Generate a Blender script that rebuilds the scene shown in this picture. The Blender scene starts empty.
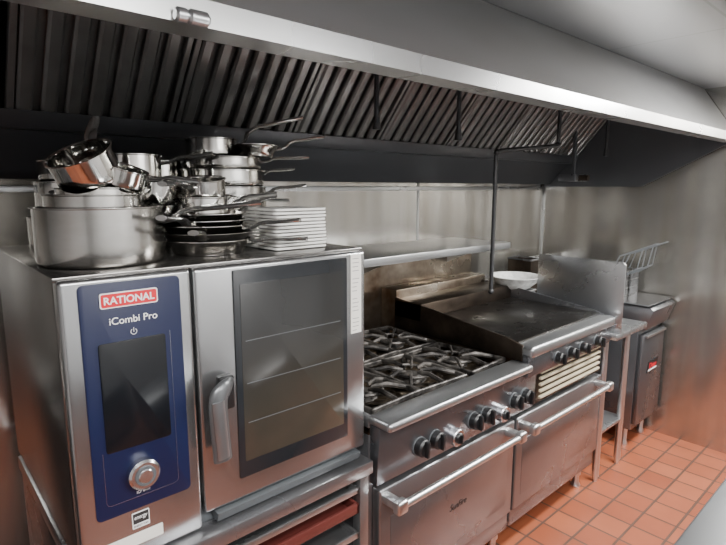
import bpy, bmesh, math, random
from mathutils import Vector, Matrix, Euler, noise
random.seed(4)
COL = bpy.context.scene.collection
W = {}

# ---------------------------------------------------------------- materials
def newmat(name):
    m = bpy.data.materials.new(name); m.use_nodes = True
    nt = m.node_tree
    return m, nt, nt.nodes['Principled BSDF']

def plain(name, col, rough=.5, metal=0., spec=.5, coat=0., emis=None, estr=0.):
    m, nt, b = newmat(name)
    b.inputs['Base Color'].default_value = (*col, 1)
    b.inputs['Roughness'].default_value = rough
    b.inputs['Metallic'].default_value = metal
    b.inputs['Specular IOR Level'].default_value = spec
    b.inputs['Coat Weight'].default_value = coat
    n = nt.nodes.new('ShaderNodeTexNoise'); n.inputs['Scale'].default_value = 6
    tc = nt.nodes.new('ShaderNodeTexCoord'); nt.links.new(tc.outputs['Object'], n.inputs['Vector'])
    mr = nt.nodes.new('ShaderNodeMapRange')
    mr.inputs['To Min'].default_value = max(0, rough-.03); mr.inputs['To Max'].default_value = min(1, rough+.04)
    nt.links.new(n.outputs['Fac'], mr.inputs['Value']); nt.links.new(mr.outputs['Result'], b.inputs['Roughness'])
    if emis:
        b.inputs['Emission Color'].default_value = (*emis, 1); b.inputs['Emission Strength'].default_value = estr
    return m

def steel(name, col=(.55,.55,.55), rough=.3, stain=None, amt=.5, thr=.5, sscale=3., bump=.0, rvar=.02, metal=.93, sstretch=(1,1,1), wave=0., wstretch=(1.6,1.6,.7), detail=4):
    m, nt, b = newmat(name)
    L = nt.links.new
    tc = nt.nodes.new('ShaderNodeTexCoord')
    n2 = nt.nodes.new('ShaderNodeTexNoise'); n2.inputs['Scale'].default_value = sscale; n2.inputs['Detail'].default_value = detail
    n2.inputs['Roughness'].default_value = .55
    mp2 = nt.nodes.new('ShaderNodeMapping'); mp2.inputs['Scale'].default_value = sstretch
    L(tc.outputs['Object'], mp2.inputs['Vector']); L(mp2.outputs['Vector'], n2.inputs['Vector'])
    mr = nt.nodes.new('ShaderNodeMapRange'); mr.inputs['From Min'].default_value = .3; mr.inputs['From Max'].default_value = .7
    mr.inputs['To Min'].default_value = max(.04, rough-rvar); mr.inputs['To Max'].default_value = rough+rvar
    L(n2.outputs['Fac'], mr.inputs['Value']); L(mr.outputs['Result'], b.inputs['Roughness'])
    cr = nt.nodes.new('ShaderNodeValToRGB')
    st = stain if stain else tuple(c*.88 for c in col)
    cr.color_ramp.elements[0].position = thr-.14; cr.color_ramp.elements[0].color = (*col, 1)
    cr.color_ramp.elements[1].position = thr+.2
    cr.color_ramp.elements[1].color = (*[col[i]*(1-amt)+st[i]*amt for i in range(3)], 1)
    L(n2.outputs['Fac'], cr.inputs['Fac']); L(cr.outputs['Color'], b.inputs['Base Color'])
    b.inputs['Metallic'].default_value = metal
    if bump > 0:
        bp = nt.nodes.new('ShaderNodeBump'); bp.inputs['Strength'].default_value = bump; bp.inputs['Distance'].default_value = .01
        L(n2.outputs['Fac'], bp.inputs['Height']); L(bp.outputs['Normal'], b.inputs['Normal'])
    elif wave > 0:
        n3 = nt.nodes.new('ShaderNodeTexNoise'); n3.inputs['Scale'].default_value = 2.2; n3.inputs['Detail'].default_value = 0
        mp3 = nt.nodes.new('ShaderNodeMapping'); mp3.inputs['Scale'].default_value = wstretch
        L(tc.outputs['Object'], mp3.inputs['Vector']); L(mp3.outputs['Vector'], n3.inputs['Vector'])
        bp = nt.nodes.new('ShaderNodeBump'); bp.inputs['Strength'].default_value = 1; bp.inputs['Distance'].default_value = wave
        L(n3.outputs['Fac'], bp.inputs['Height']); L(bp.outputs['Normal'], b.inputs['Normal'])
    return m

M = {}
M['steel'] = steel('stainless_steel', (.50,.51,.52), .28)
M['satin'] = steel('satin_steel', (.45,.46,.47), .32)
M['steel_h'] = steel('stainless_hood', (.66,.665,.67), .30, metal=.92, amt=.8, stain=(.50,.49,.47), sscale=1.5, sstretch=(.7,1.5,1.5), detail=2)
M['lip'] = steel('stainless_hood_lip', (.58,.585,.59), .28, metal=.94, amt=.8, stain=(.42,.42,.41), sscale=2, sstretch=(1.2,1,1), detail=2)
M['steel_dark'] = steel('stainless_dark', (.20,.205,.22), .28, metal=.88)
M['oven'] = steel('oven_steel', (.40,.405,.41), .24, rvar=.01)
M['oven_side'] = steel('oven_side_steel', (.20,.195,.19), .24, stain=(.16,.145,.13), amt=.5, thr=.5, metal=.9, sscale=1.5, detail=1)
M['wall'] = steel('wall_steel', (.56,.55,.525), .22, stain=(.36,.33,.28), amt=.7, thr=.50, sscale=1.7, rvar=.04, sstretch=(5,5,.40), wave=.010, wstretch=(3,3,.35), metal=.95, detail=2)
M['burnt'] = steel('heat_stained_steel', (.50,.44,.36), .30, stain=(.075,.037,.016), amt=1., thr=.42, sscale=3.2, rvar=.06)
M['burnt2'] = steel('burnt_steel', (.085,.065,.05), .42, stain=(.022,.017,.013), amt=.9, thr=.46, sscale=7)
M['range'] = steel('range_front_steel', (.33,.332,.35), .28, metal=.88, stain=(.24,.235,.235), amt=.8, sscale=2)
M['griddle'] = steel('griddle_plate', (.11,.105,.10), .30, stain=(.028,.024,.02), amt=.95, thr=.46, sscale=5, rvar=.06)
M['pot'] = steel('polished_pot_steel', (.70,.695,.67), .10, rvar=.02, stain=(.58,.54,.47), amt=.5, thr=.55, sscale=9, metal=1)
M['pot2'] = steel('worn_pan_steel', (.56,.555,.54), .15, rvar=.04, stain=(.36,.33,.28), amt=.6, thr=.5, sscale=12, metal=1)
M['pot3'] = steel('dull_pot_steel', (.50,.49,.47), .19, rvar=.04, stain=(.36,.34,.31), amt=.7, thr=.5, sscale=6, metal=1, sstretch=(1,1,3))
M['handle'] = steel('cast_handle_steel', (.50,.50,.49), .20)
M['darkpan'] = steel('dark_pan_metal', (.16,.15,.14), .3)
M['filter'] = steel('greasy_filter_steel', (.20,.198,.195), .36, stain=(.07,.066,.062), amt=.9, thr=.5, sscale=3, metal=.75, rvar=.08)
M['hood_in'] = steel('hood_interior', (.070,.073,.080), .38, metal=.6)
M['hood_end'] = steel('hood_end_interior', (.13,.135,.145), .38, metal=.75)
M['iron_grey'] = steel('worn_cast_iron', (.20,.185,.17), .48, stain=(.018,.016,.015), amt=1., thr=.42, sscale=16, metal=.5, rvar=.08)
M['foil'] = steel('greasy_drip_pan', (.36,.28,.19), .30, stain=(.016,.012,.01), amt=1., thr=.42, sscale=15, bump=.5)
M['black'] = plain('black_plastic', (.010,.010,.011), .36)
M['blackpaint'] = plain('black_pipe_paint', (.02,.02,.022), .4)
M['display'] = plain('display_glass', (.006,.007,.009), .14, spec=.35)
M['surround'] = plain('door_glass_black', (.014,.016,.019), .12, spec=.45)
M['blue'] = plain('navy_blue_panel', (.006,.010,.042), .35, spec=.35)
M['red'] = plain('red_badge', (.60,.012,.025), .35)
M['white'] = plain('white_print', (.85,.85,.85), .5)
M['paper'] = plain('paper_label', (.78,.76,.70), .6)
M['printgrey'] = plain('faded_print', (.22,.22,.22), .6)
M['blackprint'] = plain('black_print', (.02,.02,.02), .5)
M['plate'] = plain('glazed_plate', (.84,.83,.80), .18, coat=.3)
M['bowl'] = steel('mottled_white_bowl', (.82,.82,.80), .25, stain=(.42,.43,.42), amt=.8, thr=.5, sscale=26, metal=.1)
M['silver'] = plain('dial_silver', (.70,.70,.72), .25, 1.)
M['lever'] = plain('dark_grey_lever', (.12,.125,.13), .30, .5)
M['leverlite'] = plain('grey_lever_insert', (.24,.25,.26), .3, .8)
M['cast'] = plain('cast_aluminium', (.72,.72,.72), .34, 1.)
M['redplastic'] = plain('dark_red_plastic_tray', (.10,.022,.018), .4)
M['cream'] = plain('greasy_cream_enamel', (.45,.39,.28), .4)
M['gasket'] = plain('grey_gasket', (.08,.088,.095), .5)
M['wire'] = plain('plated_wire', (.16,.16,.16), .35, .8)
M['paint'] = plain('wall_paint', (.42,.42,.42), .7)
M['emit'] = plain('light_diffuser', (.9,.9,.9), .6, emis=(.97,.98,1), estr=9)

def oven_glass():
    m, nt, b = newmat('dirty_oven_glass'); L = nt.links.new
    tc = nt.nodes.new('ShaderNodeTexCoord'); sp = nt.nodes.new('ShaderNodeSeparateXYZ')
    L(tc.outputs['Object'], sp.inputs[0])
    n = nt.nodes.new('ShaderNodeTexNoise'); n.inputs['Scale'].default_value = 4; n.inputs['Detail'].default_value = 8
    L(tc.outputs['Object'], n.inputs['Vector'])
    mr = nt.nodes.new('ShaderNodeMapRange'); mr.inputs['From Min'].default_value = .93; mr.inputs['From Max'].default_value = 1.30
    mr.inputs['To Min'].default_value = .45; mr.inputs['To Max'].default_value = .03
    L(sp.outputs['Z'], mr.inputs['Value'])
    ad = nt.nodes.new('ShaderNodeMath'); ad.operation = 'MULTIPLY'
    L(mr.outputs['Result'], ad.inputs[0]); L(n.outputs['Fac'], ad.inputs[1])
    cr = nt.nodes.new('ShaderNodeValToRGB')
    cr.color_ramp.elements[0].position = .0; cr.color_ramp.elements[0].color = (.014,.015,.016, 1)
    cr.color_ramp.elements[1].position = .3; cr.color_ramp.elements[1].color = (.058,.048,.034, 1)
    L(ad.outputs[0], cr.inputs['Fac']); L(cr.outputs['Color'], b.inputs['Base Color'])
    b.inputs['Roughness'].default_value = .13
    b.inputs['Specular IOR Level'].default_value = .55
    return m
M['glass'] = oven_glass()

def tile_mat():
    m, nt, b = newmat('quarry_tile'); L = nt.links.new
    tc = nt.nodes.new('ShaderNodeTexCoord')
    br = nt.nodes.new('ShaderNodeTexBrick'); br.offset = 0; br.squash = 1
    br.inputs['Scale'].default_value = 1; br.inputs['Brick Width'].default_value = .155; br.inputs['Row Height'].default_value = .155
    br.inputs['Mortar Size'].default_value = .006; br.inputs['Mortar Smooth'].default_value = .15
    br.inputs['Color1'].default_value = (.30,.078,.036,1); br.inputs['Color2'].default_value = (.375,.110,.050,1)
    br.inputs['Mortar'].default_value = (.11,.06,.045,1)
    mpp = nt.nodes.new('ShaderNodeMapping'); mpp.inputs['Location'].default_value = (.03,.05,0)
    L(tc.outputs['Object'], mpp.inputs['Vector']); L(mpp.outputs['Vector'], br.inputs['Vector'])
    n = nt.nodes.new('ShaderNodeTexNoise'); n.inputs['Scale'].default_value = 4; n.inputs['Detail'].default_value = 5
    L(tc.outputs['Object'], n.inputs['Vector'])
    mx = nt.nodes.new('ShaderNodeMix'); mx.data_type = 'RGBA'; mx.blend_type = 'MULTIPLY'
    cr = nt.nodes.new('ShaderNodeValToRGB'); cr.color_ramp.elements[0].color = (.82,.80,.79,1); cr.color_ramp.elements[1].color = (1.,1.,1.,1)
    cr.color_ramp.elements[0].position = .3; cr.color_ramp.elements[1].position = .65
    L(n.outputs['Fac'], cr.inputs['Fac'])
    mx.inputs['Factor'].default_value = 1
    L(br.outputs['Color'], mx.inputs['A']); L(cr.outputs['Color'], mx.inputs['B'])
    L(mx.outputs['Result'], b.inputs['Base Color'])
    b.inputs['Roughness'].default_value = .42
    bp = nt.nodes.new('ShaderNodeBump'); bp.invert = True; bp.inputs['Distance'].default_value = .003; bp.inputs['Strength'].default_value = .8
    L(br.outputs['Fac'], bp.inputs['Height']); L(bp.outputs['Normal'], b.inputs['Normal'])
    return m
M['tile'] = tile_mat()

def ceiling_mat():
    m, nt, b = newmat('ceiling_panels'); L = nt.links.new
    tc = nt.nodes.new('ShaderNodeTexCoord')
    br = nt.nodes.new('ShaderNodeTexBrick'); br.offset = 0
    br.inputs['Scale'].default_value = 1; br.inputs['Brick Width'].default_value = 1.22; br.inputs['Row Height'].default_value = .61
    br.inputs['Mortar Size'].default_value = .005
    br.inputs['Color1'].default_value = (.13,.13,.135,1); br.inputs['Color2'].default_value = (.12,.12,.125,1)
    br.inputs['Mortar'].default_value = (.08,.08,.08,1)
    L(tc.outputs['Object'], br.inputs['Vector']); L(br.outputs['Color'], b.inputs['Base Color'])
    b.inputs['Roughness'].default_value = .4
    return m
M['ceil'] = ceiling_mat()

# ---------------------------------------------------------------- mesh helpers
def finish(name, bm, mat, parent=None, smooth=True, ang=.6):
    bmesh.ops.recalc_face_normals(bm, faces=bm.faces)
    me = bpy.data.meshes.new(name); bm.to_mesh(me); bm.free()
    if mat: me.materials.append(M[mat] if isinstance(mat, str) else mat)
    if smooth:
        me.shade_smooth(); me.set_sharp_from_angle(angle=ang)
    ob = bpy.data.objects.new(name, me); COL.objects.link(ob)
    W[ob.name] = Matrix.Identity(4)
    if parent: setparent(ob, parent)
    return ob

def setparent(ob, parent):
    ob.parent = parent
    ob.matrix_parent_inverse = W[parent.name].inverted()

def empty(name, loc, label, cat, **kw):
    e = bpy.data.objects.new(name, None); e.empty_display_size = .05
    e.location = loc; COL.objects.link(e)
    W[e.name] = Matrix.Translation(Vector(loc))
    tag(e, label, cat, **kw); return e

def tag(o, label, cat, **kw):
    o['label'] = label; o['category'] = cat
    for k, v in kw.items(): o[k] = v
    return o

def structure(o, label='', cat=''):
    o['kind'] = 'structure'
    o['label'] = label; o['category'] = cat
    return o

def bm_box(bm, x0,x1,y0,y1,z0,z1, bev=0, seg=2):
    r = bmesh.ops.create_cube(bm, size=1)
    vs = r['verts']
    for v in vs:
        v.co = Vector((x0+(v.co.x+.5)*(x1-x0), y0+(v.co.y+.5)*(y1-y0), z0+(v.co.z+.5)*(z1-z0)))
    if bev > 0:
        es = list({e for v in vs for e in v.link_edges})
        bmesh.ops.bevel(bm, geom=es, offset=bev, segments=seg, affect='EDGES', profile=.5)

def box(name, b, mat, parent=None, bev=.002, seg=2):
    bm = bmesh.new(); bm_box(bm, *b, bev=bev, seg=seg)
    return finish(name, bm, mat, parent)

def bm_prism(bm, pts, ext, bev=0):
    vs = [bm.verts.new(p) for p in pts]
    f = bm.faces.new(vs)
    r = bmesh.ops.extrude_face_region(bm, geom=[f])
    nv = [g for g in r['geom'] if isinstance(g, bmesh.types.BMVert)]
    bmesh.ops.translate(bm, verts=nv, vec=Vector(ext))
    if bev > 0:
        es = list({e for v in vs+nv for e in v.link_edges})
        bmesh.ops.bevel(bm, geom=es, offset=bev, segments=2, affect='EDGES', profile=.5)

def prism(name, pts, ext, mat, parent=None, bev=0):
    bm = bmesh.new(); bm_prism(bm, pts, ext, bev)
    return finish(name, bm, mat, parent)

def bm_sweep(bm, pts, rx, ry=None, n=10, up=Vector((0,0,1)), cap=True):
    pts = [Vector(p) for p in pts]
    if ry is None: ry = rx
    if not isinstance(rx, (list, tuple)): rx = [rx]*len(pts)
    if not isinstance(ry, (list, tuple)): ry = [ry]*len(pts)
    rings = []
    for i, p in enumerate(pts):
        if i == 0: t = pts[1]-pts[0]
        elif i == len(pts)-1: t = pts[-1]-pts[-2]
        else: t = (pts[i+1]-p).normalized() + (p-pts[i-1]).normalized()
        t.normalize()
        u = up
        if abs(t.dot(u)) > .98: u = Vector((0,1,0))
        s = t.cross(u).normalized(); v = s.cross(t).normalized()
        rings.append([bm.verts.new(p + s*rx[i]*math.cos(2*math.pi*k/n) + v*ry[i]*math.sin(2*math.pi*k/n)) for k in range(n)])
    for a, b in zip(rings, rings[1:]):
        for k in range(n):
            bm.faces.new((a[k], a[(k+1)%n], b[(k+1)%n], b[k]))
    if cap:
        bm.faces.new(rings[0][::-1]); bm.faces.new(rings[-1])

def tube(name, pts, rx, mat, parent=None, ry=None, n=12):
    bm = bmesh.new(); bm_sweep(bm, pts, rx, ry, n)
    return finish(name, bm, mat, parent, ang=.9)

def smoothpath(pts, it=2):
    pts = [Vector(p) for p in pts]
    for _ in range(it):
        out = [pts[0]]
        for a, b in zip(pts, pts[1:]):
            out += [a*.75+b*.25, a*.25+b*.75]
        out.append(pts[-1]); pts = out
    return pts

def bm_lathe(bm, prof, segs=40, mtx=None):
    rings = []
    for r, z in prof:
        if r < 1e-6:
            rings.append([bm.verts.new((0,0,z))])
        else:
            rings.append([bm.verts.new((r*math.cos(2*math.pi*k/segs), r*math.sin(2*math.pi*k/segs), z)) for k in range(segs)])
    for a, b in zip(rings, rings[1:]):
        for k in range(segs):
            k2 = (k+1) % segs
            if len(a) == 1 and len(b) == 1: continue
            if len(a) == 1: bm.faces.new((a[0], b[k], b[k2]))
            elif len(b) == 1: bm.faces.new((a[k], a[k2], b[0]))
            else: bm.faces.new((a[k], a[k2], b[k2], b[k]))
    if mtx is not None:
        bmesh.ops.transform(bm, matrix=mtx, verts=[v for r in rings for v in r])

def lathe(name, prof, mat, parent=None, segs=40, mtx=None):
    bm = bmesh.new(); bm_lathe(bm, prof, segs, mtx)
    return finish(name, bm, mat, parent)

FRONT = Matrix.Rotation(math.radians(90), 4, 'X')   # local z -> world -Y
def text(name, s, cx, cz, y, width, height, mat, parent, bold=.0, shear=0.):
    cu = bpy.data.curves.new(name, 'FONT'); cu.body = s; cu.align_x = 'CENTER'; cu.align_y = 'CENTER'
    cu.extrude = .01; cu.offset = bold; cu.shear = shear
    ob = bpy.data.objects.new(name, cu); COL.objects.link(ob)
    dg = bpy.context.evaluated_depsgraph_get()
    me = bpy.data.meshes.new_from_object(ob.evaluated_get(dg))
    bpy.data.objects.remove(ob)
    xs = [v.co.x for v in me.vertices]; ys = [v.co.y for v in me.vertices]
    mx, my = (min(xs)+max(xs))/2, (min(ys)+max(ys))/2
    sx = width/(max(xs)-min(xs)); sy = height/(max(ys)-min(ys))
    for v in me.vertices:
        x, yy, z = (v.co.x-mx)*sx, (v.co.y-my)*sy, v.co.z
        v.co = Vector((cx+x, y - (.0006 if z > 0 else -.0002), cz+yy))
    me.materials.clear(); me.materials.append(M[mat])
    o = bpy.data.objects.new(name, me); COL.objects.link(o); W[o.name] = Matrix.Identity(4)
    setparent(o, parent); return o

def cylY(name, x, z, y0, y1, r, mat, parent, bev=.003, segs=28):
    h = y1-y0
    prof = [(0,0),(r,0),(r,h-bev),(r-bev,h),(0,h)]
    return lathe(name, prof, mat, parent, segs, Matrix.Translation((x,y1,z)) @ FRONT)

# ---------------------------------------------------------------- room
YB = 2.12; XR = 3.80; XL = -1.6; YF = -1.1; ZC = 2.27
structure(box('floor', (XL,XR,YF,YB,-.05,0), 'tile', bev=0), 'red quarry tile floor', 'floor')
structure(box('ceiling', (XL,XR,YF,YB,ZC,ZC+.05), 'ceil', bev=0), 'grey panelled ceiling', 'ceiling')
structure(box('wall_back', (XL,XR,YB,YB+.06,0,ZC), 'wall', bev=0), 'stainless steel clad wall', 'wall')
structure(box('wall_right', (XR,XR+.06,YF,YB+.06,0,ZC), 'wall', bev=0), 'stainless steel clad wall', 'wall')
structure(box('wall_left', (XL-.06,XL,YF,YB+.06,0,ZC), 'paint', bev=0), 'painted wall', 'wall')
structure(box('wall_front', (XL,XR,YF-.06,YF,0,ZC), 'paint', bev=0), 'painted wall', 'wall')
structure(box('trim_1', (2.338,2.358,YB-.003,YB,.9,1.70), 'steel', bev=.001), 'steel seam cover strip', 'trim')
structure(box('trim_2', (XR-.010,XR,YB-.010,YB,.0,1.70), 'steel', bev=.002), 'steel corner strip', 'trim')
structure(box('trim_3', (.0,XR,YB-.008,YB,1.655,1.68), 'steel', bev=.002), 'horizontal steel wall strip', 'trim')
structure(box('trim_4', (XR-.03,XR,.50,.58,0,1.5), 'steel', bev=.004), 'steel door frame edge', 'trim')

# ---------------------------------------------------------------- hood
HX0, HX1 = -.7, 3.785
hood = empty('range_hood', (1.5,1.5,1.72), 'long stainless steel exhaust hood with dark interior above cooking line', 'exhaust hood')
prism('front_panel', [(HX0,.90,1.985),(HX0,1.09,2.268),(HX0,1.11,2.268),(HX0,.92,1.98)], (HX1-HX0,0,0), 'steel_h', hood)
prism('front_lip', [(HX0,.885,1.94),(HX0,.885,1.985),(HX0,.925,1.985),(HX0,.925,1.975),(HX0,.897,1.972),(HX0,.897,1.952),(HX0,.96,1.952),(HX0,.96,1.94)], (HX1-HX0,0,0), 'lip', hood)
prism('end_panel', [(HX1-.015,.90,1.95),(HX1-.015,1.40,1.68),(HX1-.015,2.105,1.68),(HX1-.015,2.105,2.265),(HX1-.015,1.10,2.265)], (.014,0,0), 'hood_end', hood)
prism('end_panel', [(HX0,.90,1.95),(HX0,1.40,1.68),(HX0,2.105,1.68),(HX0,2.105,2.265),(HX0,1.10,2.265)], (.014,0,0), 'hood_end', hood)
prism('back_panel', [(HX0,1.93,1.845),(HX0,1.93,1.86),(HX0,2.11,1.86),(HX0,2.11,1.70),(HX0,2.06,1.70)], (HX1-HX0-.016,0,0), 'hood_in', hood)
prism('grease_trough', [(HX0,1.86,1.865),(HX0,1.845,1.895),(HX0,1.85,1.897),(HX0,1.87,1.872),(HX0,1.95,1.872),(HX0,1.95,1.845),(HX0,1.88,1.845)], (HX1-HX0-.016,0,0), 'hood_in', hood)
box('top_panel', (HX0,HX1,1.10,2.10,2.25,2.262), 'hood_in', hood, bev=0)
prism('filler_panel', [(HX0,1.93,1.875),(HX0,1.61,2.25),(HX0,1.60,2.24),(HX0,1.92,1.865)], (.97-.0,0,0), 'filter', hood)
for x, zz in ((1.42,1.90),(1.92,1.89),(3.42,1.88)):
    bm = bmesh.new()
    bm_sweep(bm, [(x,1.5,zz+.03),(x,1.5,2.26)], .010, n=10)
    bm_sweep(bm, [(x,1.5,zz-.01),(x,1.5,zz+.035)], [.017,.013], n=12)
    o = finish('suppression_nozzle', bm, 'blackpaint', hood)
bm = bmesh.new(); bm_sweep(bm, [(.378,.874,1.948),(.382,.874,1.948),(.396,.874,1.948),(.400,.874,1.948),(.404,.874,1.948),(.432,.874,1.948),(.437,.874,1.948)], [.008,.012,.012,.009,.013,.013,.008], n=20)
finish('round_fitting', bm, 'steel', hood)

# filters
b0 = Vector((0,1.895,1.875)); b1 = Vector((0,1.575,2.25))
sv = (b1-b0); SL = sv.length; sv.normalize()
nv = Vector((0,-sv.z, sv.y))
if nv.z > 0: nv = -nv
rot = Matrix(((1,0,0),(0,sv.y,nv.y),(0,sv.z,nv.z))).to_4x4()
def make_filter(x0):
    mt = Matrix.Translation(Vector((x0,b0.y,b0.z))) @ rot
    e = empty('grease_filter', (x0+.245,b0.y,b0.z), 'greasy steel baffle filter slanted inside the exhaust hood', 'hood filter', group='baffle filters in the hood')
    w = .488
    bm = bmesh.new()
    for a in ((0,w,0,.022,-.01,.02),(0,w,SL-.022,SL,-.01,.02),(0,.018,0,SL,-.01,.02),(w-.018,w,0,SL,-.01,.02)):
        bm_box(bm, *a, bev=.002, seg=1)
    bmesh.ops.transform(bm, matrix=mt, verts=bm.verts); finish('frame', bm, 'filter', e)
    bm = bmesh.new()
    n = 7; p = (w-.036)/n
    for i in range(n):
        xa = .018+i*p
        pts = [(xa+.006,.02,.013),(xa+.014,.02,.019),(xa+p*.64,.02,.019),(xa+p*.64+.008,.02,.010),(xa+p*.64+.006,.02,.008),(xa+p*.64-.001,.02,.016),(xa+.014,.02,.016),(xa+.007,.02,.002),(xa+.005,.02,.002)]
        bm_prism(bm, pts, (0,SL-.04,0))
    bm_box(bm, .01,w-.01,.01,SL-.01,-.009,-.006)
    bmesh.ops.transform(bm, matrix=mt, verts=bm.verts); finish('baffle', bm, 'filter', e)
    return e
fx = .285
f0 = make_filter(fx)
def copy_thing(src, dloc, rotz=0):
    e = src.copy(); COL.objects.link(e); e.location = src.location+Vector(dloc)
    for c in [c for c in src.children]:
        cc = c.copy(); COL.objects.link(cc); cc.parent = e
        cc.matrix_parent_inverse = c.matrix_parent_inverse.copy()
    return e
for i in range(1,7): copy_thing(f0, (.497*i,0,0))

pp = empty('overhead_pipe', (2.44,1.65,1.0), 'black pipe bending down from the hood to the griddle', 'pipe')
tube('pipe_run', smoothpath([(2.44,1.65,1.10),(2.44,1.65,1.835),(2.44,1.65,1.86),(2.465,1.65,1.868),(2.98,1.60,1.915),(3.0,1.60,1.92),(3.0,1.60,1.95),(3.0,1.60,2.20)],1), .0115, 'blackpaint', pp)
for p in ((2.445,1.65,1.858),(2.992,1.60,1.922),(2.44,1.65,1.105)):
    bm = bmesh.new(); bmesh.ops.create_icosphere(bm, subdivisions=2, radius=.018, matrix=Matrix.Translation(p)); finish('elbow', bm, 'blackpaint', pp)
jb = empty('detector_bracket', (3.45,1.70,1.72), 'small dark box fixture with rounded cap hanging below the hood', 'fixture')
box('fixture_box', (3.40,3.58,1.68,1.80,1.715,1.760), 'steel_dark', jb, bev=.004)
bm = bmesh.new(); bm_sweep(bm, [(3.46,1.62,1.735),(3.46,1.68,1.738)], .019, n=16); finish('fixture_cap', bm, 'burnt2', jb)
box('hanger', (3.48,3.50,1.73,1.75,1.76,2.05), 'hood_end', jb, bev=.001)

# wall shelf
sh = empty('wall_shelf', (1.8,2.1,1.36), 'stainless steel wall shelf above the range', 'shelf')
box('shelf_board', (.96,2.66,1.68,2.115,1.345,1.360), 'satin', sh)
box('shelf_lip', (.96,2.66,1.677,1.686,1.325,1.362), 'satin', sh, bev=.003)
for x in (1.15,1.85,2.55):
    prism('bracket', [(x,1.75,1.345),(x,2.115,1.345),(x,2.115,1.20),(x,2.095,1.20)], (.006,0,0), 'steel', sh)

# ---------------------------------------------------------------- combi oven
OX0, OX1, OY, OT, OB = .24, 1.09, 1.20, 1.48, .80
ov = empty('combi_oven', (.665,1.6,.80), 'stainless steel combi oven with navy control panel and glass door', 'oven')
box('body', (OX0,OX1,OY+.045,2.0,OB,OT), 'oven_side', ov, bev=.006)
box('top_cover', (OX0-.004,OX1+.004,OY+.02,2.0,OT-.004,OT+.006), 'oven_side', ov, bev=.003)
box('base_strip', (OX0+.01,OX1-.01,OY+.03,OY+.08,OB-.01,OB+.035), 'gasket', ov, bev=.003)
cp = box('control_panel', (OX0,.524,OY,OY+.046,.795,OT), 'oven', ov, bev=.010, seg=3)
def rrect(x0,x1,z0,z1,r,y, n=6):
    pts = []
    for cx, cz, a0 in ((x1-r,z1-r,0),(x0+r,z1-r,90),(x0+r,z0+r,180),(x1-r,z0+r,270)):
        for k in range(n+1):
            a = math.radians(a0+90*k/n); pts.append((cx+r*math.cos(a), y, cz+r*math.sin(a)))
    return pts
prism('fascia', rrect(.275,.494,.925,1.468,.012,OY+.002), (0,-.006,0), 'blue', cp, bev=.0008)
prism('display', rrect(.306,.452,1.082,1.335,.006,OY-.002), (0,-.005,0), 'display', cp, bev=.0005)
prism('brand_badge', rrect(.316,.440,1.412,1.446,.005,OY-.003), (0,-.004,0), 'white', cp)
prism('badge_field', rrect(.3185,.4375,1.4145,1.4435,.004,OY-.004), (0,-.0040,0), 'red', cp)
text('brand_lettering', 'RATIONAL', .378,1.429,OY-.0085,.108,.017,'white',cp,bold=.02)
text('model_lettering', 'iCombi Pro', .385,1.382,OY-.0045,.104,.016,'white',cp,bold=.004)
bm = bmesh.new()
arc = [(.383+.0065*math.cos(math.radians(a)), OY-.0048, 1.352+.0065*math.sin(math.radians(a))) for a in range(125,416,18)]
bm_sweep(bm, arc, .0007, n=6, up=Vector((0,1,0))); bm_sweep(bm, [(.383,OY-.0048,1.351),(.383,OY-.0048,1.361)], .0007, n=6)
finish('power_symbol', bm, 'white', cp)
bm = bmesh.new()
ol = [(.298,OY-.0045,1.085),(.298,OY-.0045,.965),(.301,OY-.0045,.958),(.308,OY-.0045,.955),(.452,OY-.0045,.955),(.461,OY-.0045,.958),(.464,OY-.0045,.965),(.464,OY-.0045,1.34)]
bm_sweep(bm, ol, .0005, n=6, up=Vector((0,1,0))); finish('outline_print', bm, 'silver', cp)
cylY('dial', .379,1.013,OY-.028,OY-.003,.036,'silver',cp,bev=.005,segs=40)
cylY('dial_cap', .379,1.013,OY-.031,OY-.027,.024,'gasket',cp,bev=.001)
cylY('dial_face', .379,1.013,OY-.034,OY-.030,.017,'silver',cp,bev=.002)
text('small_lettering', 'iCP 6-1/1', .379,.966,OY-.0045,.030,.007,'white',cp)
prism('lower_label', rrect(.274,.42,.832,.862,.002,OY+.001), (0,-.002,0), 'paper', cp)
el = prism('energy_label', rrect(.350,.390,.874,.914,.002,OY+.001), (0,-.002,0), 'white', cp)
prism('energy_label_field', rrect(.352,.388,.886,.912,.001,OY-.0008), (0,-.0008,0), 'blackprint', cp)
text('energy_print', 'energy', .370,.899,OY-.0017,.030,.010,'white',cp,shear=.3)
text('energy_print', 'ENERGY STAR', .370,.880,OY-.0014,.034,.005,'blackprint',cp)

dr = box('door', (.531,OX1,OY,OY+.044,.83,OT-.002), 'oven', ov, bev=.010, seg=3)
prism('door_glass_surround', rrect(.632,1.012,.893,1.464,.004,OY+.002), (0,-.006,0), 'surround', dr, bev=.0008)
prism('window_pane', rrect(.650,.996,.938,1.425,.003,OY-.003), (0,-.0015,0), 'glass', dr, bev=.0004)
for z in (1.272,1.155,1.045):
    bm = bmesh.new(); bm_box(bm, .662,.984,OY-.0050,OY-.0043,z,z+.0022); finish('rack_line', bm, 'gasket', dr)
bm = bmesh.new()
bm_sweep(bm, smoothpath([(.600,OY-.005,1.168),(.592,OY-.035,1.176),(.570,OY-.050,1.176),(.552,OY-.053,1.160),(.556,OY-.051,1.08),(.564,OY-.045,.992)],2), .025, .012, n=16, up=Vector((0,1,0)))
finish('handle', bm, 'lever', dr)
bm = bmesh.new(); bm_box(bm, .578,.620,OY-.016,OY+.002,1.105,1.195,bev=.006)
finish('handle_mount', bm, 'black', dr)
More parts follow.
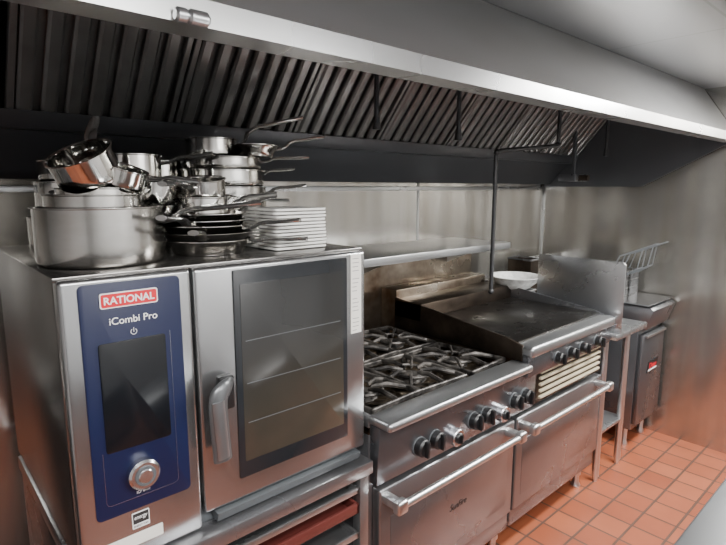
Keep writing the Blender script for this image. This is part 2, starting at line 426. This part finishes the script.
bm = bmesh.new(); bm_sweep(bm, [(.549,OY-.064,1.155),(.554,OY-.063,1.08),(.562,OY-.057,1.00)], .016, .004, n=10, up=Vector((0,-1,0)))
finish('handle_inlay', bm, 'leverlite', dr)
prism('door_label', rrect(1.030,1.072,1.222,1.470,.002,OY+.001), (0,-.002,0), 'paper', dr)
bm = bmesh.new()
for k in range(19):
    z = 1.458-k*.0125
    if k % 5 == 4: continue
    bm_box(bm, 1.036,1.064-random.random()*.012, OY-.0016,OY-.0008, z-.002, z)
o = finish('label_print', bm, 'printgrey', dr); o['kind'] = 'stuff'
prism('drip_tray', [(.56,OY-.012,.825),(.56,OY+.03,.825),(.56,OY+.03,.80),(.56,OY-.005,.80)], (.50,0,0), 'gasket', ov, bev=.002)

# stand
st = empty('oven_stand', (.665,1.6,0), 'stainless steel oven stand with tray runners', 'oven stand')
box('top_frame', (.235,1.095,1.165,1.98,.745,.79), 'range', st, bev=.004)
for x in (.245,1.05):
    for y in (1.18,1.93):
        box('leg', (x,x+.038,y,y+.038,.02,.745), 'steel', st, bev=.003)
        lathe('foot', [(0,0),(.018,0),(.018,.02),(0,.02)], 'black', st, 16, Matrix.Translation((x+.019,y+.019,0)))
box('side_panel', (.237,.244,1.22,1.94,.15,.745), 'steel_dark', st, bev=.001)
box('side_panel', (1.086,1.093,1.22,1.94,.15,.745), 'steel_dark', st, bev=.001)
box('lower_shelf', (.245,1.086,1.19,1.96,.20,.22), 'steel', st, bev=.003)
for z in (.68,.61,.52,.42,.32):
    for x in (.283,1.037):
        box('runner', (x,x+.014,1.20,1.93,z,z+.010), 'steel', st, bev=.001)
def tray(z, mat, lab, x0=.292,x1=1.042, name='sheet_pan', h=.022, y0=1.175):
    e = empty(name, ((x0+x1)/2,1.5,z), lab, 'tray')
    bm = bmesh.new(); bm_box(bm, x0+.01,x1-.01,y0+.01,1.85,z,z+.004)
    for a in ((x0,x1,y0,y0+.012),(x0,x1,1.845,1.857),(x0,x0+.012,y0,1.857),(x1-.012,x1,y0,1.857)):
        bm_box(bm, *a, z,z+h, bev=.003)
    finish('pan', bm, mat, e)
    return e
tray(.691,'steel','aluminium sheet pan on the oven stand runners')
tray(.621,'redplastic','dark red plastic tray on the oven stand runners',name='plastic_tray', h=.035)
tray(.531,'steel','aluminium sheet pan on the oven stand runners')

# ---------------------------------------------------------------- range
RX0, RX1 = 1.105, 2.80
rg = empty('gas_range', (1.95,1.6,0), 'stainless steel gas range with six burners, griddle and two ovens', 'range')
box('body', (RX0,RX1,1.20,2.05,.14,.86), 'range', rg, bev=.004)
box('cooktop', (RX0,1.965,1.20,2.05,.86,.885), 'foil', rg, bev=.003)
box('side_rail', (RX0,RX0+.02,1.20,2.05,.885,.925), 'steel', rg, bev=.003)
bm = bmesh.new(); bm_box(bm, RX0,1.968,1.100,1.210,.898,.930,bev=.013,seg=4)
finish('front_ledge', bm, 'satin', rg)
box('backguard', (RX0,RX1,2.052,2.075,.86,1.31), 'burnt', rg, bev=.003)
prism('control_panel', [(RX0+.005,1.165,.69),(RX0+.005,1.150,.898),(RX0+.005,1.2,.898),(RX0+.005,1.2,.69)], (2.085-RX0,0,0), 'steel_dark', rg, bev=.002)

def knob(x, z, y, parent, r=.032, face='black'):
    k = cylY('knob', x, z, y-.034, y, r, 'black', parent, bev=.007)
    bm = bmesh.new()
    bm_box(bm, x-.007,x+.007,y-.048,y-.028,z-r*.9,z+r*.9,bev=.003)
    finish('knob_grip', bm, 'black', k)
    cylY('knob_bezel', x, z, y-.004, y+.002, r+.004, 'gasket', k, bev=.001)
for x in (1.31,1.395,1.625,1.705,1.915,2.0): knob(x,.768,1.158,rg)
for x in (1.505,1.815):
    k = cylY('thermostat_dial', x,.742,1.158-.028,1.16,.034,'silver',rg,bev=.003,segs=32)
    cylY('dial_cap', x,.742,1.158-.036,1.158-.027,.021,'black',k,bev=.003)
    bm = bmesh.new(); bm_box(bm, x-.004,x+.004,1.113,1.125,.725,.759,bev=.001); finish('dial_pointer', bm, 'black', k)
gt = box('grease_drawer', (2.11,2.76,1.165,1.2,.695,.855), 'burnt2', rg, bev=.003)
for z in (.715,.745,.775,.805,.835):
    box('louver', (2.13,2.74,1.152,1.168,z,z+.012), 'cream', gt, bev=.003)

def oven_door(x0, x1, brand=False):
    d = box('oven_door', (x0,x1,1.158,1.198,.235,.672), 'range', rg, bev=.007, seg=3)
    bm = bmesh.new(); bm_box(bm, x0+.05,x1-.05,1.1565,1.160,.29,.56, bev=.001)
    finish('door_panel', bm, 'range', d)
    hx0, hx1 = x0+.015, x1-.05
    bm = bmesh.new(); bm_sweep(bm, smoothpath([(hx0,1.088,.640),(hx1,1.088,.640)],0), .0135, n=16)
    finish('handle', bm, 'cast', d)
    for hx in (hx0+.012, hx1-.012):
        bm = bmesh.new()
        bm_box(bm, hx-.024,hx+.024,1.072,1.106,.616,.664,bev=.010,seg=3)
        bm_box(bm, hx-.018,hx+.018,1.10,1.160,.625,.655,bev=.005)
        finish('handle_bracket', bm, 'cast', d)
    if brand:
        text('brand_lettering','SunFire',1.545,.445,1.1555,.105,.026,'black',d,shear=.35)
    return d
oven_door(1.12,1.935,True)
oven_door(1.955,2.785)
box('kick_panel', (1.12,1.935,1.175,1.2,.145,.225), 'range', rg, bev=.004)
box('kick_panel', (1.955,2.785,1.175,1.2,.145,.225), 'range', rg, bev=.004)
for x in (1.16,1.92,2.74):
    for y in (1.24,1.98):
        lathe('leg', [(0,0),(.024,0),(.026,.01),(.017,.03),(.018,.07),(.026,.075),(.026,.142),(0,.142)], 'cast', rg, 20, Matrix.Translation((x,y,0)))

gw, gd = .275, .380
def grate(cx, cy):
    z = .922
    bm = bmesh.new()
    hw, hd = gw/2-.004, gd/2-.004
    for a in ((-hw,hw,-hd,-hd+.014),(-hw,hw,hd-.014,hd),(-hw,-hw+.014,-hd,hd),(hw-.014,hw,-hd,hd)):
        bm_box(bm, cx+a[0],cx+a[1],cy+a[2],cy+a[3],z-.014,z+.006,bev=.003,seg=1)
    c2 = cy
    for k in range(8):
        a = math.radians(45*k+random.uniform(-3,3))
        dx, dy = math.cos(a), math.sin(a)
        tx = (hw-.01)/max(1e-3,abs(dx)); ty = (hd-.006)/max(1e-3,abs(dy)); t = min(tx,ty)
        p0 = Vector((cx+dx*.036, c2+dy*.036, z+.003)); p1 = Vector((cx+dx*t, c2+dy*t, z-.002))
        mid = p0.lerp(p1,.45); mid.z = z+.012
        bm_sweep(bm, [p0,mid,p1], [.0045,.006,.007], [.008,.011,.010], n=6)
    ring = [(cx+.075*math.cos(2*math.pi*k/20), cy+.085*math.sin(2*math.pi*k/20), z-.002) for k in range(21)]
    bm_sweep(bm, ring, .005, .007, n=6)
    for sx in (-1,1):
        for sy in (-1,1):
            bm_box(bm, cx+sx*(hw-.014)-.008,cx+sx*(hw-.014)+.008,cy+sy*(hd-.014)-.008,cy+sy*(hd-.014)+.008,.885,z-.01)
    rz = math.radians(random.uniform(-4,4))
    bmesh.ops.rotate(bm, verts=bm.verts, cent=(cx,cy,z), matrix=Matrix.Rotation(rz,3,'Z') @ Matrix.Rotation(math.radians(random.uniform(-1.2,1.2)),3,'X'))
    finish('grate', bm, 'iron_grey', rg)
    lathe('burner', [(0,.880),(.058,.880),(.062,.888),(.05,.898),(.046,.898),(.044,.906),(.036,.912),(0,.913)], 'iron_grey', rg, 28, Matrix.Translation((cx,cy,0)))
    bm = bmesh.new(); bm_lathe(bm, [(.064,.886),(.085,.888),(.10,.892),(.118,.899),(.130,.898)], 48)
    for v in bm.verts:
        d = noise.noise(Vector((v.co.x*42+cx*9, v.co.y*42+cy*7, 0)))
        v.co.z += abs(d)*.016; v.co.x += cx; v.co.y += cy
    finish('drip_bowl', bm, 'foil', rg, ang=.3)
for i in range(3):
    for j in range(2):
        grate(1.125+.142+i*.278, 1.225+.19+j*.39)

# griddle
gr = box('griddle', (1.975,2.79,1.20,1.93,.862,.992), 'burnt', rg, bev=.003)
box('griddle_plate', (1.985,2.78,1.19,1.74,.992,1.010), 'griddle', gr, bev=.003)
prism('side_splash', [(1.966,1.16,.93),(1.966,1.16,1.000),(1.966,1.24,1.020),(1.966,1.66,1.070),(1.966,1.93,1.095),(1.966,1.93,.93)], (.014,0,0), 'burnt2', gr, bev=.002)
prism('side_splash', [(2.785,1.16,.93),(2.785,1.16,1.000),(2.785,1.24,1.020),(2.785,1.66,1.070),(2.785,1.93,1.095),(2.785,1.93,.93)], (.014,0,0), 'steel_dark', gr, bev=.002)
box('back_splash', (1.966,2.799,1.74,1.93,.99,1.085), 'burnt2', gr, bev=.006)
box('flue_riser', (1.98,2.785,1.93,2.05,.862,1.130), 'burnt', gr, bev=.006)
bm = bmesh.new(); bm_box(bm, 1.97,2.80,1.110,1.205,.950,1.000,bev=.016,seg=4); finish('grease_trough', bm, 'satin', gr)
box('front_face', (1.975,2.795,1.13,1.2,.858,.953), 'steel_dark', gr, bev=.004)
for x in (2.22,2.34,2.46,2.62): knob(x,.900,1.13,gr,r=.026)

# ---------------------------------------------------------------- work table and splash guard
wt = empty('work_table', (3.03,1.55,0), 'narrow stainless steel work table with undershelf beside the range', 'table')
box('tabletop', (2.805,3.22,1.10,2.10,.865,.90), 'steel', wt, bev=.006)
box('undershelf', (2.86,3.20,1.18,2.06,.28,.30), 'steel', wt, bev=.004)
for x in (2.875,3.17):
    for y in (1.19,2.03):
        bm = bmesh.new(); bm_sweep(bm, [(x,y,.03),(x,y,.866)], .0195, n=20); bm_sweep(bm, [(x,y,0),(x,y,.035)], [.013,.017], n=16)
        finish('leg', bm, 'cast', wt)
sg = empty('splash_guard', (2.85,1.34,.90), 'upright stainless steel splash guard on the table beside the griddle', 'splash guard')
prism('guard_panel', [(2.845,1.10,.90),(2.845,1.10,1.27),(2.845,1.115,1.285),(2.845,1.60,1.285),(2.845,1.60,.90)], (.008,0,0), 'steel', sg, bev=.001)
box('guard_foot', (2.845,2.90,1.10,1.60,.90,.904), 'steel', sg, bev=.001)
def openbox(name, x0,x1,y0,y1,z0,z1, mat, label, rimmat='steel'):
    e = empty(name, ((x0+x1)/2,(y0+y1)/2,z0), label, 'container')
    bm = bmesh.new(); t=.006
    for a in ((x0,x1,y0,y0+t),(x0,x1,y1-t,y1),(x0,x0+t,y0,y1),(x1-t,x1,y0,y1)): bm_box(bm,*a,z0,z1,bev=.0015)
    bm_box(bm,x0,x1,y0,y1,z0,z0+.008)
    finish('container_body', bm, mat, e)
    bm = bmesh.new(); r=.006
    bm_sweep(bm, [(x0,y0,z1),(x1,y0,z1),(x1,y1,z1),(x0,y1,z1),(x0,y0,z1)], r, n=8)
    finish('rim', bm, rimmat, e)
    return e
openbox('steel_bin', 3.07,3.19,1.78,1.95,.90,1.205, 'burnt2', 'dark stained tall steel bin on the work table', 'steel_dark')
openbox('steel_container', 2.812,2.97,1.68,1.90,.90,1.040, 'steel', 'square steel container under the bowl')
bw = empty('mixing_bowl', (2.87,1.76,1.047), 'round mottled white bowl beside the griddle', 'bowl')
lathe('bowl_body', [(0,0),(.055,0),(.095,.018),(.130,.050),(.146,.078),(.156,.083),(.156,.088),(.143,.085),(.122,.055),(.088,.026),(.05,.010),(0,.008)], 'bowl', bw, 56, Matrix.Translation((2.86,1.76,1.047)))

# ---------------------------------------------------------------- fryer
fr = empty('deep_fryer', (3.59,1.6,0), 'dark stainless steel floor deep fryer against the end wall', 'fryer')
FX0, FX1 = 3.40, 3.775
box('body', (FX0,FX1,1.21,1.98,.13,.80), 'steel_dark', fr, bev=.004)
prism('tank_housing', [(FX0,1.17,.80),(FX0,1.13,.93),(FX0,1.15,.945),(FX0,1.98,.945),(FX0,1.98,.80)], (FX1-FX0,0,0), 'steel_dark', fr, bev=.004)
d = box('cabinet_door', (FX0+.005,FX1-.005,1.178,1.21,.17,.765), 'steel_dark', fr, bev=.005)
box('door_pull', (FX0+.03,FX1-.03,1.160,1.182,.745,.762), 'steel', d, bev=.003)
prism('brand_plate', [(FX0+.10,1.177,.50),(FX0+.26,1.177,.50),(FX0+.28,1.177,.57),(FX0+.12,1.177,.57)], (0,-.004,0), 'black', d)
text('brand_lettering','Dean',FX0+.19,.540,1.1725,.12,.036,'red',d,bold=.02,shear=.2)
prism('badge_stripe', [(FX0+.115,1.173,.508),(FX0+.255,1.173,.508),(FX0+.257,1.173,.517),(FX0+.117,1.173,.517)], (0,-.001,0), 'white', d)
box('splash_back', (FX0,FX1,1.96,2.0,.945,1.18), 'steel', fr, bev=.003)
prism('tank_cover', [(FX0-.03,1.15,.958),(FX0-.03,1.145,.966),(FX0-.03,1.78,.966),(FX0-.03,1.78,.958)], (FX1-FX0+.02,0,0), 'silver', fr)
for x in (FX0+.05,FX1-.05):
    for y in (1.26,1.92):
        lathe('leg', [(0,0),(.022,0),(.022,.02),(.016,.03),(.018,.13),(0,.13)], 'cast', fr, 16, Matrix.Translation((x,y,0)))
def basket(x, lab):
    e = empty('fryer_basket', (x,1.62,.966), lab, 'fryer basket', group='fryer baskets')
    bm = bmesh.new()
    x0,x1,y0,y1,z0,z1 = x-.07,x+.07,1.36,1.64,.970,1.13
    def w(a,b,r=.0028): bm_sweep(bm,[a,b],r,n=6)
    for z in (z0,z0+.05,z0+.10,z1):
        w((x0,y0,z),(x1,y0,z)); w((x0,y1,z),(x1,y1,z)); w((x0,y0,z),(x0,y1,z)); w((x1,y0,z),(x1,y1,z))
    for k in range(8):
        t=k/7
        xx=x0+t*(x1-x0); w((xx,y0,z0),(xx,y0,z1)); w((xx,y1,z0),(xx,y1,z1)); w((xx,y0,z0),(xx,y1,z0))
        yy=y0+t*(y1-y0); w((x0,yy,z0),(x0,yy,z1)); w((x1,yy,z0),(x1,yy,z1))
    finish('basket_mesh', bm, 'wire', e)
    bm = bmesh.new()
    for s in (-1,1):
        bm_sweep(bm, [(x+s*.06,y0+.06,z1),(x+s*.045,1.38,1.24),(x+s*.016,1.18,1.33)], .0038, n=8)
        bm_sweep(bm, [(x+s*.05,y0,z1-.02),(x+s*.04,1.27,1.17),(x+s*.03,1.25,1.295)], .0034, n=8)
    bm_sweep(bm, [(x-.016,1.18,1.33),(x+.016,1.18,1.33)], .0038, n=8)
    bm_sweep(bm, [(x-.04,1.27,1.17),(x+.04,1.27,1.17)], .0034, n=8)
    bm_sweep(bm, [(x-.045,1.38,1.24),(x+.045,1.38,1.24)], .0034, n=8)
    finish('handle', bm, 'gasket', e)
basket(3.50,'wire fryer basket with thin raised handle standing on the fryer')
basket(3.67,'wire fryer basket with thin raised handle standing on the fryer')

# near counters
def counter(x0, x1, y0, y1, n, label):
    pt = empty('prep_blocker_counter', ((x0+x1)/2,(y0+y1)/2,0), label, 'counter')
    box('worktop', (x0,x1,y0,y1,.865,.90), 'steel', pt, bev=.006)
    box('blocker_cabinet', (x0+.03,x1-.03,y0+.02,y1-.05,.10,.865), 'satin', pt, bev=.004)  # closed front added to hide the floor from reflections in the steel
    w_ = (x1-x0-.1)/n
    for k in range(n):
        xa = x0+.05+k*w_
        d = box('cabinet_door', (xa,xa+w_-.02,y1-.05,y1-.03,.14,.83), 'satin', pt, bev=.004)
        box('handle', (xa+w_/2-.05,xa+w_/2+.05,y1-.03,y1-.015,.78,.80), 'cast', d, bev=.003)
    for x in (x0+.08,x1-.08):
        for y in (y0+.07,y1-.10):
            lathe('leg', [(0,0),(.022,0),(.022,.1),(0,.1)], 'cast', pt, 16, Matrix.Translation((x,y,0)))
counter(.95,3.2,-.50,.32,3,'stainless steel prep counter opposite the cooking line')
counter(-1.5,.90,-1.08,-.50,3,'unseen steel counter added facing the oven to block floor reflections')  # unseen; added so steel reflects neutral grey instead of orange floor
tb = empty('unseen_blocker_table', (-.6,1.6,0), 'unseen steel table added beside the oven to block floor reflections', 'table')  # out of view, added to keep orange floor reflections off oven and pots
box('tabletop', (-1.3,-.05,1.25,2.08,.86,.90), 'steel', tb, bev=.005)
box('undershelf', (-1.25,-.08,1.30,2.04,.25,.27), 'steel', tb, bev=.004)
box('blocker_cabinet', (-1.27,-.07,1.29,2.05,.27,.86), 'steel_dark', tb, bev=.004)
for x in (-1.24,-.10):
    for y in (1.32,2.02):
        bm = bmesh.new(); bm_sweep(bm, [(x,y,0),(x,y,.26)], .018, n=16); finish('leg', bm, 'cast', tb)

# ---------------------------------------------------------------- pots
G = 'stacked pots and pans on the oven'
def pot(name, r, h, loc, ang, L=.18, rise=.03, label='', mat='pot', flare=0., tilt=(0,0), loop=False, hmat='handle', thick=1.):
    e = empty(name, (0,0,0), label, 'pan' if name=='frying_pan' else 'pot', group=G)
    rb = r*(1-flare)
    prof = [(0,.0),(rb*.92,0),(rb*.975,.003),(rb,.010)]
    for t in (.3,.6,.9): prof.append((rb+(r-rb)*t, .010+(h-.014)*t))
    prof += [(r,h-.003),(r+.004,h-.001),(r+.004,h+.0008),(r,h+.001),(r-.0025,h-.002)]
    for t in (.9,.5,.1): prof.append((rb+(r-rb)*t-.003, .010+(h-.014)*t))
    prof += [(rb*.9,.006),(0,.005)]
    lathe('pot_body', prof, mat, e, 48)
    bm = bmesh.new()
    z0 = h*.72
    rr = rb+(r-rb)*.75
    path = smoothpath([(rr-.001,0,z0),(rr+.025,0,z0+.004),(rr+.05,0,z0+rise*.5+.006),(rr+L*.65,0,z0+rise*.8),(rr+L,0,z0+rise)],1)
    n = len(path)
    wx = [.018*thick if i<2 else thick*(.0110+.004*math.sin(math.pi*i/(n-1))+ .003*(i/(n-1))) for i in range(n)]
    bm_sweep(bm, path, wx, [thick*(.0052+.0015*(i/(n-1))) for i in range(n)], n=12)
    for s in (-.008,.008):
        bmesh.ops.create_icosphere(bm, subdivisions=2, radius=.0045, matrix=Matrix.Translation((rr-.004,s,z0)))
    finish('handle', bm, hmat, e)
    if loop:
        bm = bmesh.new()
        bm_sweep(bm, smoothpath([(-rr,-.04,z0),(-rr-.03,-.035,z0+.005),(-rr-.035,0,z0+.006),(-rr-.03,.035,z0+.005),(-rr,.04,z0)],2), .005, n=10)
        finish('helper_handle', bm, hmat, e)
    e.location = loc
    e.rotation_euler = Euler((0,0,math.radians(ang)), 'XYZ') if tilt==(0,0) else (Matrix.Rotation(math.radians(tilt[0]),3,'X') @ Matrix.Rotation(math.radians(tilt[1]),3,'Y') @ Matrix.Rotation(math.radians(ang),3,'Z')).to_euler()
    return e
T = OT+.006
SS='stainless steel saucepan '
pot('stock_pot', .147,.138,(.394,1.42,T), -24, L=.25, rise=.045, thick=1.25, mat='pot3', label='large dull steel saucepan with long handle and nested pots inside')
pot('saucepan', .112,.162,(.385,1.425,T+.006), 100, L=.12, rise=.05, label=SS+'nested inside the large saucepan', mat='pot2')
pot('saucepan', .092,.17,(.392,1.425,T+.014), 60, L=.10, rise=.04, label='smaller stainless steel saucepan nested inside the large saucepan')
pot('saucepan', .074,.072,(.378,1.40,T+.203), 60, L=.13, rise=.03, tilt=(16,-26), label='tilted shallow stainless steel pan on top of the nested pots')
pot('saucepan', .052,.050,(.435,1.38,T+.188), 335, L=.12, rise=.03, tilt=(16,12), label='small saucepan lying on the nested pots')
pot('saucepan', .060,.060,(.545,1.46,T+.150), 200, L=.11, rise=.03, tilt=(10,8), label='small saucepan bridging the large pot and pan stack')
pot('saucepan', .088,.11,(.566,1.66,T), 300, L=.13, rise=.02, label=SS+'at the bottom of a stack')
pot('saucepan', .085,.08,(.566,1.66,T+.113), 20, L=.15, rise=.03, label=SS+'in the middle of a stack', mat='pot2')
pot('saucepan', .083,.085,(.560,1.66,T+.196), 335, L=.16, rise=.03, label='small stainless steel saucepan topping a stack')
pot('saucepan', .10,.10,(.40,1.80,T), 250, L=.12, rise=.0, label='stainless steel saucepan behind the large saucepan', mat='pot2')
pot('saucepan', .095,.10,(.42,1.80,T+.102), 20, L=.15, rise=.03, label='stainless steel saucepan stacked behind the large saucepan')
pot('saucepan', .090,.06,(.43,1.80,T+.204), 330, L=.15, rise=.03, label='shallow saucepan topping the stack behind the large saucepan', mat='pot2')
pot('frying_pan', .122,.042,(.672,1.41,T), -38, L=.17, rise=.01, flare=.22, label='worn frying pan at the bottom of the pan stack', mat='pot2')
pot('frying_pan', .122,.042,(.672,1.41,T+.020), 238, L=.16, rise=.03, flare=.22, label='dark frying pan in the pan stack', mat='darkpan', hmat='darkpan')
pot('frying_pan', .120,.042,(.672,1.415,T+.040), -48, L=.16, rise=.025, flare=.22, label='worn steel frying pan in the pan stack', mat='pot2')
pot('frying_pan', .116,.038,(.668,1.42,T+.058), 225, L=.17, rise=.03, flare=.22, label='polished steel frying pan in the pan stack')
pot('frying_pan', .112,.038,(.672,1.42,T+.076), 12, L=.17, rise=.055, flare=.22, label='worn steel frying pan on top of the pan stack', mat='pot2')
pot('saucepan', .066,.070,(.660,1.40,T+.088), 350, L=.15, rise=.03, label='small stainless steel saucepan resting on frying pans')
pot('saucepan', .060,.050,(.665,1.405,T+.160), 215, L=.13, rise=.03, tilt=(8,-6), label='small shallow saucepan topping the frying pans', mat='pot2')
pot('saucepan', .052,.055,(.610,1.53,T+.112), 210, L=.12, rise=.03, tilt=(12,10), label='small tilted saucepan resting on frying pans')
pot('saucepan', .062,.065,(.760,1.50,T+.100), 350, L=.15, rise=.04, tilt=(8,10), label='small tilted saucepan wedged beside the pan stack')
pot('saucepan', .080,.10,(.705,1.83,T), 30, L=.12, rise=.03, label='stainless steel saucepan behind the pan stack')
pot('saucepan', .078,.09,(.705,1.83,T+.102), 60, L=.12, rise=.03, label='stainless steel saucepan stacked behind the pan stack', mat='pot2')
pot('saucepan', .076,.08,(.705,1.83,T+.194), 340, L=.14, rise=.03, label='small stainless steel saucepan topping the rear stack')
pot('saucepan', .145,.10,(.885,1.71,T), 210, L=.17, rise=.0, label='wide stainless steel saucepan at the bottom of the tall stack')
pot('saucepan', .143,.085,(.885,1.71,T+.102), 350, L=.17, rise=.03, label='wide stainless steel saucepan in the tall stack', mat='pot2')
pot('saucepan', .139,.055,(.885,1.71,T+.189), 5, L=.17, rise=.03, label='wide shallow saucepan in the tall stack')
pot('saucepan', .130,.04,(.885,1.71,T+.246), 335, L=.17, rise=.02, label='wide very shallow pan in the tall stack', mat='pot2')
pot('saucepan', .085,.06,(.85,1.72,T+.288), 348, L=.25, rise=.11, thick=1.2, label='small saucepan on top of the tall stack with raised handle')
pot('frying_pan', .09,.04,(.96,1.64,T+.288), 338, L=.17, rise=.05, flare=.2, label='small frying pan on top of the tall stack', mat='pot2')

# plates
def rs_loop(bm, s, r, z, n=5):
    pts = []
    for cx, cy, a0 in ((s-r,s-r,0),(-s+r,s-r,90),(-s+r,-s+r,180),(s-r,-s+r,270)):
        for k in range(n+1):
            a = math.radians(a0+90*k/n); pts.append(bm.verts.new((cx+r*math.cos(a), cy+r*math.sin(a), z)))
    return pts
def plate_mesh():
    bm = bmesh.new()
    loops = [rs_loop(bm, s, r, z) for s, r, z in ((.055,.012,0),(.075,.014,.0010),(.093,.012,.0025),(.095,.012,.0040),(.095,.012,.0096),(.093,.012,.0102),(.064,.014,.0065),(.056,.012,.0055))]
    for a, b in zip(loops, loops[1:]):
        for k in range(len(a)):
            k2 = (k+1)%len(a); bm.faces.new((a[k],a[k2],b[k2],b[k]))
    bm.faces.new(loops[0][::-1]); bm.faces.new(loops[-1])
    return bm
p0 = finish('square_plate', plate_mesh(), 'plate')
tag(p0, 'square white ceramic plate in a stack on the oven', 'plate', group='stack of square plates on the oven')
p0.location = (.925,1.395,T)
for i in range(1,12):
    c = p0.copy(); COL.objects.link(c)
    c.location = (.925+random.uniform(-.002,.002),1.395+random.uniform(-.002,.002),T+.0104*i)
    c.rotation_euler = (0,0,math.radians(random.uniform(-2,2)))

# ---------------------------------------------------------------- lights
def ceiling_light(x, y, energy, sx=1.2, sy=.3):
    e = empty('ceiling_light', (x,y,ZC), 'rectangular fluorescent ceiling light with white diffuser', 'ceiling light')
    box('housing', (x-sx/2-.02,x+sx/2+.02,y-sy/2-.02,y+sy/2+.02,ZC-.035,ZC-.001), 'paint', e, bev=.004)
    box('diffuser', (x-sx/2,x+sx/2,y-sy/2,y+sy/2,ZC-.042,ZC-.034), 'emit', e, bev=.003)
    l = bpy.data.lights.new('lamp', 'AREA'); l.shape = 'RECTANGLE'; l.size = sx; l.size_y = sy; l.energy = energy; l.color = (1,.985,.95)
    lo = bpy.data.objects.new('lamp', l); COL.objects.link(lo); lo.location = (x,y,ZC-.05); W[lo.name]=Matrix.Translation((x,y,ZC-.05))
    lo.parent = e; lo.matrix_parent_inverse = Matrix.Translation((-x,-y,-ZC))
ceiling_light(.1,-.25,24)
ceiling_light(3.0,.38,56, 1.0,.3)
ceiling_light(1.5,-.8,24)
w = bpy.data.worlds.new('World'); bpy.context.scene.world = w; w.use_nodes = True
w.node_tree.nodes['Background'].inputs['Color'].default_value = (.6,.6,.62,1)
w.node_tree.nodes['Background'].inputs['Strength'].default_value = .3

# ---------------------------------------------------------------- camera
cd = bpy.data.cameras.new('camera'); cam = bpy.data.objects.new('camera', cd); COL.objects.link(cam)
cam.location = (0,0,1.67); cam.rotation_euler = (math.radians(90-9.14),0,math.radians(-42))
cd.sensor_width = 36; cd.lens = 26.03; cd.clip_start = .02
bpy.context.scene.camera = cam
bpy.context.scene.view_settings.view_transform = 'AgX'
bpy.context.scene.view_settings.exposure = .95
bpy.context.scene.view_settings.gamma = 1.03
